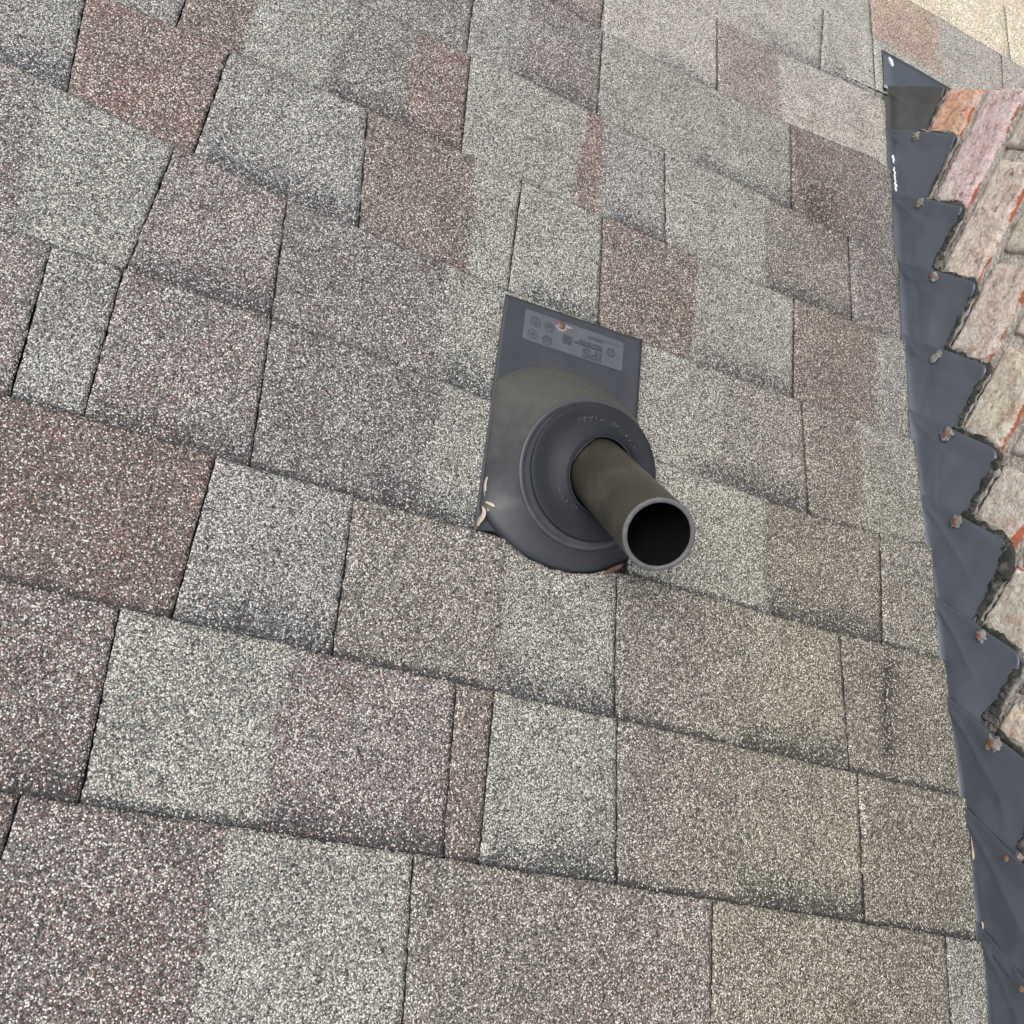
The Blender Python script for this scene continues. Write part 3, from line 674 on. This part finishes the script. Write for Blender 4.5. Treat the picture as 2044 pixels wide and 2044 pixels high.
for k in range(11):
    ya, yb = YS[k], YS[k+1]-.012
    org = Vector((foot(ya), ya, roofz(ya)))
    f = thing('step_flashing', words[k], 'flashing', Matrix.Translation(org), 'stepped flashing pieces along the chimney')
    P = []; ns, ntt = 44, 26
    mat = M_METAL2 if k == 0 else M_METAL
    rf = random.Random(k+40); cr = [(rf.uniform(.2, .8), rf.uniform(-.6, .6), rf.uniform(-1, 1)) for _ in range(2)]; CREASE[k] = cr
    round_ = {6: .030, 7: .018, 5: .016, 3: .010, 4: .011}.get(k, .007)
    for j in range(ntt+6):
        for i in range(ns+1):
            y = ya+(yb-ya)*i/ns; t = 0
            x0 = foot(y); zr = roofz(y)-.003
            if j < 6:      # leg lying on the roof, slipped beneath the shingles
                s = j/6; px = x0-.024*(1-s); pz = roofz(y)-.0030-.0125*(1-s)**.35 if s < 1 else zr
                P.append(Vector((px, y, pz))-org); continue
            t = (j-6)/(ntt-1)
            zt = ZS[k]
            dcor = ya-y
            if dcor < round_: zt -= (round_-math.sqrt(max(0, round_**2-(round_-dcor)**2)))*.8
            zt += .0012*N2(y*50, k)
            ztop = max(zt, zr+.045)
            z = zr+(ztop-zr)*t
            x = sheet_x(k, y, z, t, x0, cr, ya, yb)
            P.append(Vector((x, y, z))-org)
    sheet = MB().grid(P, ns+1, ntt+6).build('sheet', mat, f)
    md = sheet.modifiers.new('thick', 'SOLIDIFY'); md.thickness = .0009; md.offset = 0
    # sealant along the free edge: up the cut end, then back along the mortar bed
    R = SEAL_R[k]*.78; hz0 = HZ[k]
    path = []
    yv = ya-.002
    zA = roofz(ya)+hz0
    if k > 0:
        n = 12
        for i in range(n): path.append((WX-.0062+.0015*N2(i, k), yv+.0030+.0030*N2(i*.6, k*3.3), zA+(ZS[k]-round_*.6-zA)*i/n))
    n = 5
    for i in range(n): a = math.pi/2*i/(n-1); path.append((WX-.004, yv-round_*(1-math.cos(a)), ZS[k]-round_*(1-math.sin(a))*.9))
    n = 18; ye = YS[k+1]+.004
    for i in range(1, n): y = yv-round_-(yv-round_-ye)*i/(n-1); path.append((WX-.004+.001*N2(i*.7, k), y, ZS[k]+.0030*N2(i*.45, k*2.7)-.001))
    rad = []
    for i, p in enumerate(path):
        r = R*(1+.45*N2(i*.55, k*7.1, 2)); 
        if k > 0 and i < 12: r *= .74
        rad.append(r)
    pl = [Vector(p)-org for p in path]
    sp = []; sr = []
    for i in range(len(pl)-1):
        for q in range(3):
            s = q/3; p = pl[i].lerp(pl[i+1], s)+Vector((0, .0016*N2(i+s*1.3, k, 4), .0016*N2(i*1.1+s, k, 9))); sp.append(p)
            sr.append((rad[i]*(1-s)+rad[i+1]*s)*(1+.30*N2((i+s)*1.9, k*3.)))
    MB().tube(sp, [r*(.62+.75*max(0, N2(i*.13, k*2.9, 6)+.35)) for i, r in enumerate(sr)], 14, .34, k*3.3, .5)\
        .build('black_sealant', M_SEAL, f)
    # grey mortar-coloured smear just outside it
    out = []; orad = []
    for i, p in enumerate(path):
        isv = k > 0 and i < 14
        off = rad[i]*.95
        q = Vector(p)+(Vector((.001, off*.8, .0)) if isv else Vector((.001, 0, off)))
        out.append(q-org); orad.append(max(.0008, .0034*(.65+1.3*N2(i*.4, k*5.5, 7))))
    MB().tube(out, orad, 8, .5, k*2.1, .5).build('grey_sealant', M_GSEAL, f)
    # nail with its dab of sealant in the inner corner
    if k > 0:
        yn = ya-.008; zn = roofz(yn)+hz0+.001+NZ.get(k, 0)
        tn = (zn-roofz(yn))/(ZS[k]-roofz(yn))
        c = Vector((sheet_x(k, yn, zn, tn, foot(yn), cr, ya, yb)-.0006, yn, zn))-org
        big = {5: 1.35, 8: 1.25, 6: 1.1, 4: .8}.get(k, 1.)
        if k < 9: MB().blob(c, .0026, .0062*big, .0066*big, k*2.3, .8, 20, 12).build('sealant_dab', M_GSEAL, f)
        if k != 4: MB().blob(c+Vector((-.0016, -.0005, -.0008)), .0018, .0036*big, .0034*big, k, .5 if k < 9 else .1, 12, 8).build('nail_head', M_RUST if k < 9 else M_LEAFB, f)
        else:
            MB().blob(c+Vector((-.001, -.006, -.003)), .0014, .0068, .0062, 2, .05, 18, 8).build('nail_washer', M_GSEAL, f)
# white paint smears at the foot of the second piece
# apron flashing lying on the roof past the chimney corner
ap = thing('apron_flashing', 'flat dark triangular looking metal apron on the roof beyond the far chimney corner', 'flashing', ROOF)
P = []
for j in range(9):
    for i in range(41):
        u = .4595+(.9)*i/40; v = 1.185+(1.2615-1.185)*j/8+.002*N2(u*20, 2)*(j == 8)
        P.append(Vector((u, v, .0022-.004*(1-j/8)+.0006*N2(u*20, v*20))))
sh = MB().grid(P, 41, 9).build('sheet', M_METAL, ap); md = sh.modifiers.new('thick', 'SOLIDIFY'); md.thickness = .001; md.offset = 0
pt = []
for i in range(8): pt.append(Vector((.4705+.0060*i/7, 1.2500-.016*i/7, .0035)))
MB().tube(pt, [.0018+.0012*math.sin(math.pi*i/7) for i in range(8)], 8, .6, 3, .5).build('paint_smear', M_WSEAL, ap)
# ------------------------------------------------------------------ paint and sealant smears, dry litter
sm1 = thing('paint_smear', 'broken streak of white paint along the shingle edge beside the second flashing piece', 'paint smear', ROOF)
rs = random.Random(5); v = 1.046
for q in range(5):
    n = 6; ln = rs.uniform(.010, .020); pts = [Vector((edge_u(v-ln*i/n)+.004+.0022*N2(v*60+i, 3), v-ln*i/n, .0008)) for i in range(n+1)]
    MB().tube(pts, [.0007+rs.uniform(.0003, .0016)*math.sin(math.pi*(i+.5)/(n+1)) for i in range(n+1)], 8, 1., q, .6).build('smear', M_WSEAL, sm1)
    v -= ln*rs.uniform(.85, 1.5)
sm2 = thing('sealant_strip', 'strip of white and black sealant on the shingle course ending at the far chimney corner', 'sealant strip', ROOF)
for q, (mat, o_) in enumerate(((M_WSEAL, 0.), (M_SEAL, -.0035))):
    pts = []; rad = []
    for i in range(26):
        s = i/25; u = .382+.080*s; pts.append(Vector((u, 1.1600+.010*s+o_*(1 if s > .3 else .3)+.0015*N2(u*120, q), .0010)))
        rad.append(max(.0002, (.0019 if q == 0 else .0022)*(.55+1.2*N2(i*.5, q*4.4+1))*(1-s*.5 if q == 0 else s+.15)))
    MB().tube(pts, rad, 8, .6, q, .6).build('bead', mat, sm2)
def leaf(name, label, path, wid, mat, curl=.5, m=ROOF):
    P = []; n = len(path); org = Vector(path[0])
    for i, p in enumerate(path):
        p = Vector(p); t = (Vector(path[min(i+1, n-1)])-Vector(path[max(i-1, 0)])).normalized()
        side = t.cross(Vector((0, 0, 1))).normalized(); ww = wid*math.sin(math.pi*(i+.35)/(n-.3))**.7
        for s in (-1, -.5, 0, .5, 1):
            P.append(p+side*(s*ww*(1+.25*N2(i*.9, s*2)))+Vector((0, 0, curl*ww*s*s+.0006*N2(i*1.3, s*3)))-org)
    o = MB().grid(P, 5, n).build(name, mat)
    o.matrix_world = m @ Matrix.Translation(org)
    md = o.modifiers.new('t', 'SOLIDIFY'); md.thickness = .0004
    return tag(o, label, 'dry leaf')
leaf('dry_leaf', 'thin curled greyish tan leaf strip caught along the left edge of the pipe flashing', [(-.1010-.003*math.sin(i*.5), .345-.0038*i, .001+.0012*math.sin(i*.7)) for i in range(11)], .0011, M_LEAFT, .8)
leaf('dry_leaf', 'pale cream curled leaf at the lower left corner of the pipe flashing', [(-.1045+.0022*math.sin(i*.6), .3100-.0026*i, .002+.001*math.sin(i)) for i in range(9)], .0019, M_LEAFT, .9)
leaf('dry_leaf', 'small tan leaf tip sticking onto the flange just above the cream leaf', [(-.1020+.0014*i, .3150-.0007*i, .003+.0006*i) for i in range(7)], .0015, M_LEAFT, .8)
leaf('dry_leaf', 'dark brown folded leaf wedged between the boot and the front of the pipe', [(.0260+.0030*i, .2780+.0022*i, .001+.001*math.sin(i)) for i in range(8)], .0020, M_LEAFB, .9)
leaf('dry_leaf', 'long smooth tan strip standing in the gap between shingle edge and lower flashing', [(.4765-.0002*i, .112-.0030*i, .001) for i in range(11)], .0020, M_LEAFT, .3)
leaf('dry_leaf', 'tiny curled tan leaf in the gap at the shingle edge near the bottom right', [(.4770, .024-.0022*i, .0005+.001*math.sin(i*.8)) for i in range(8)], .0019, M_LEAFT, .9)
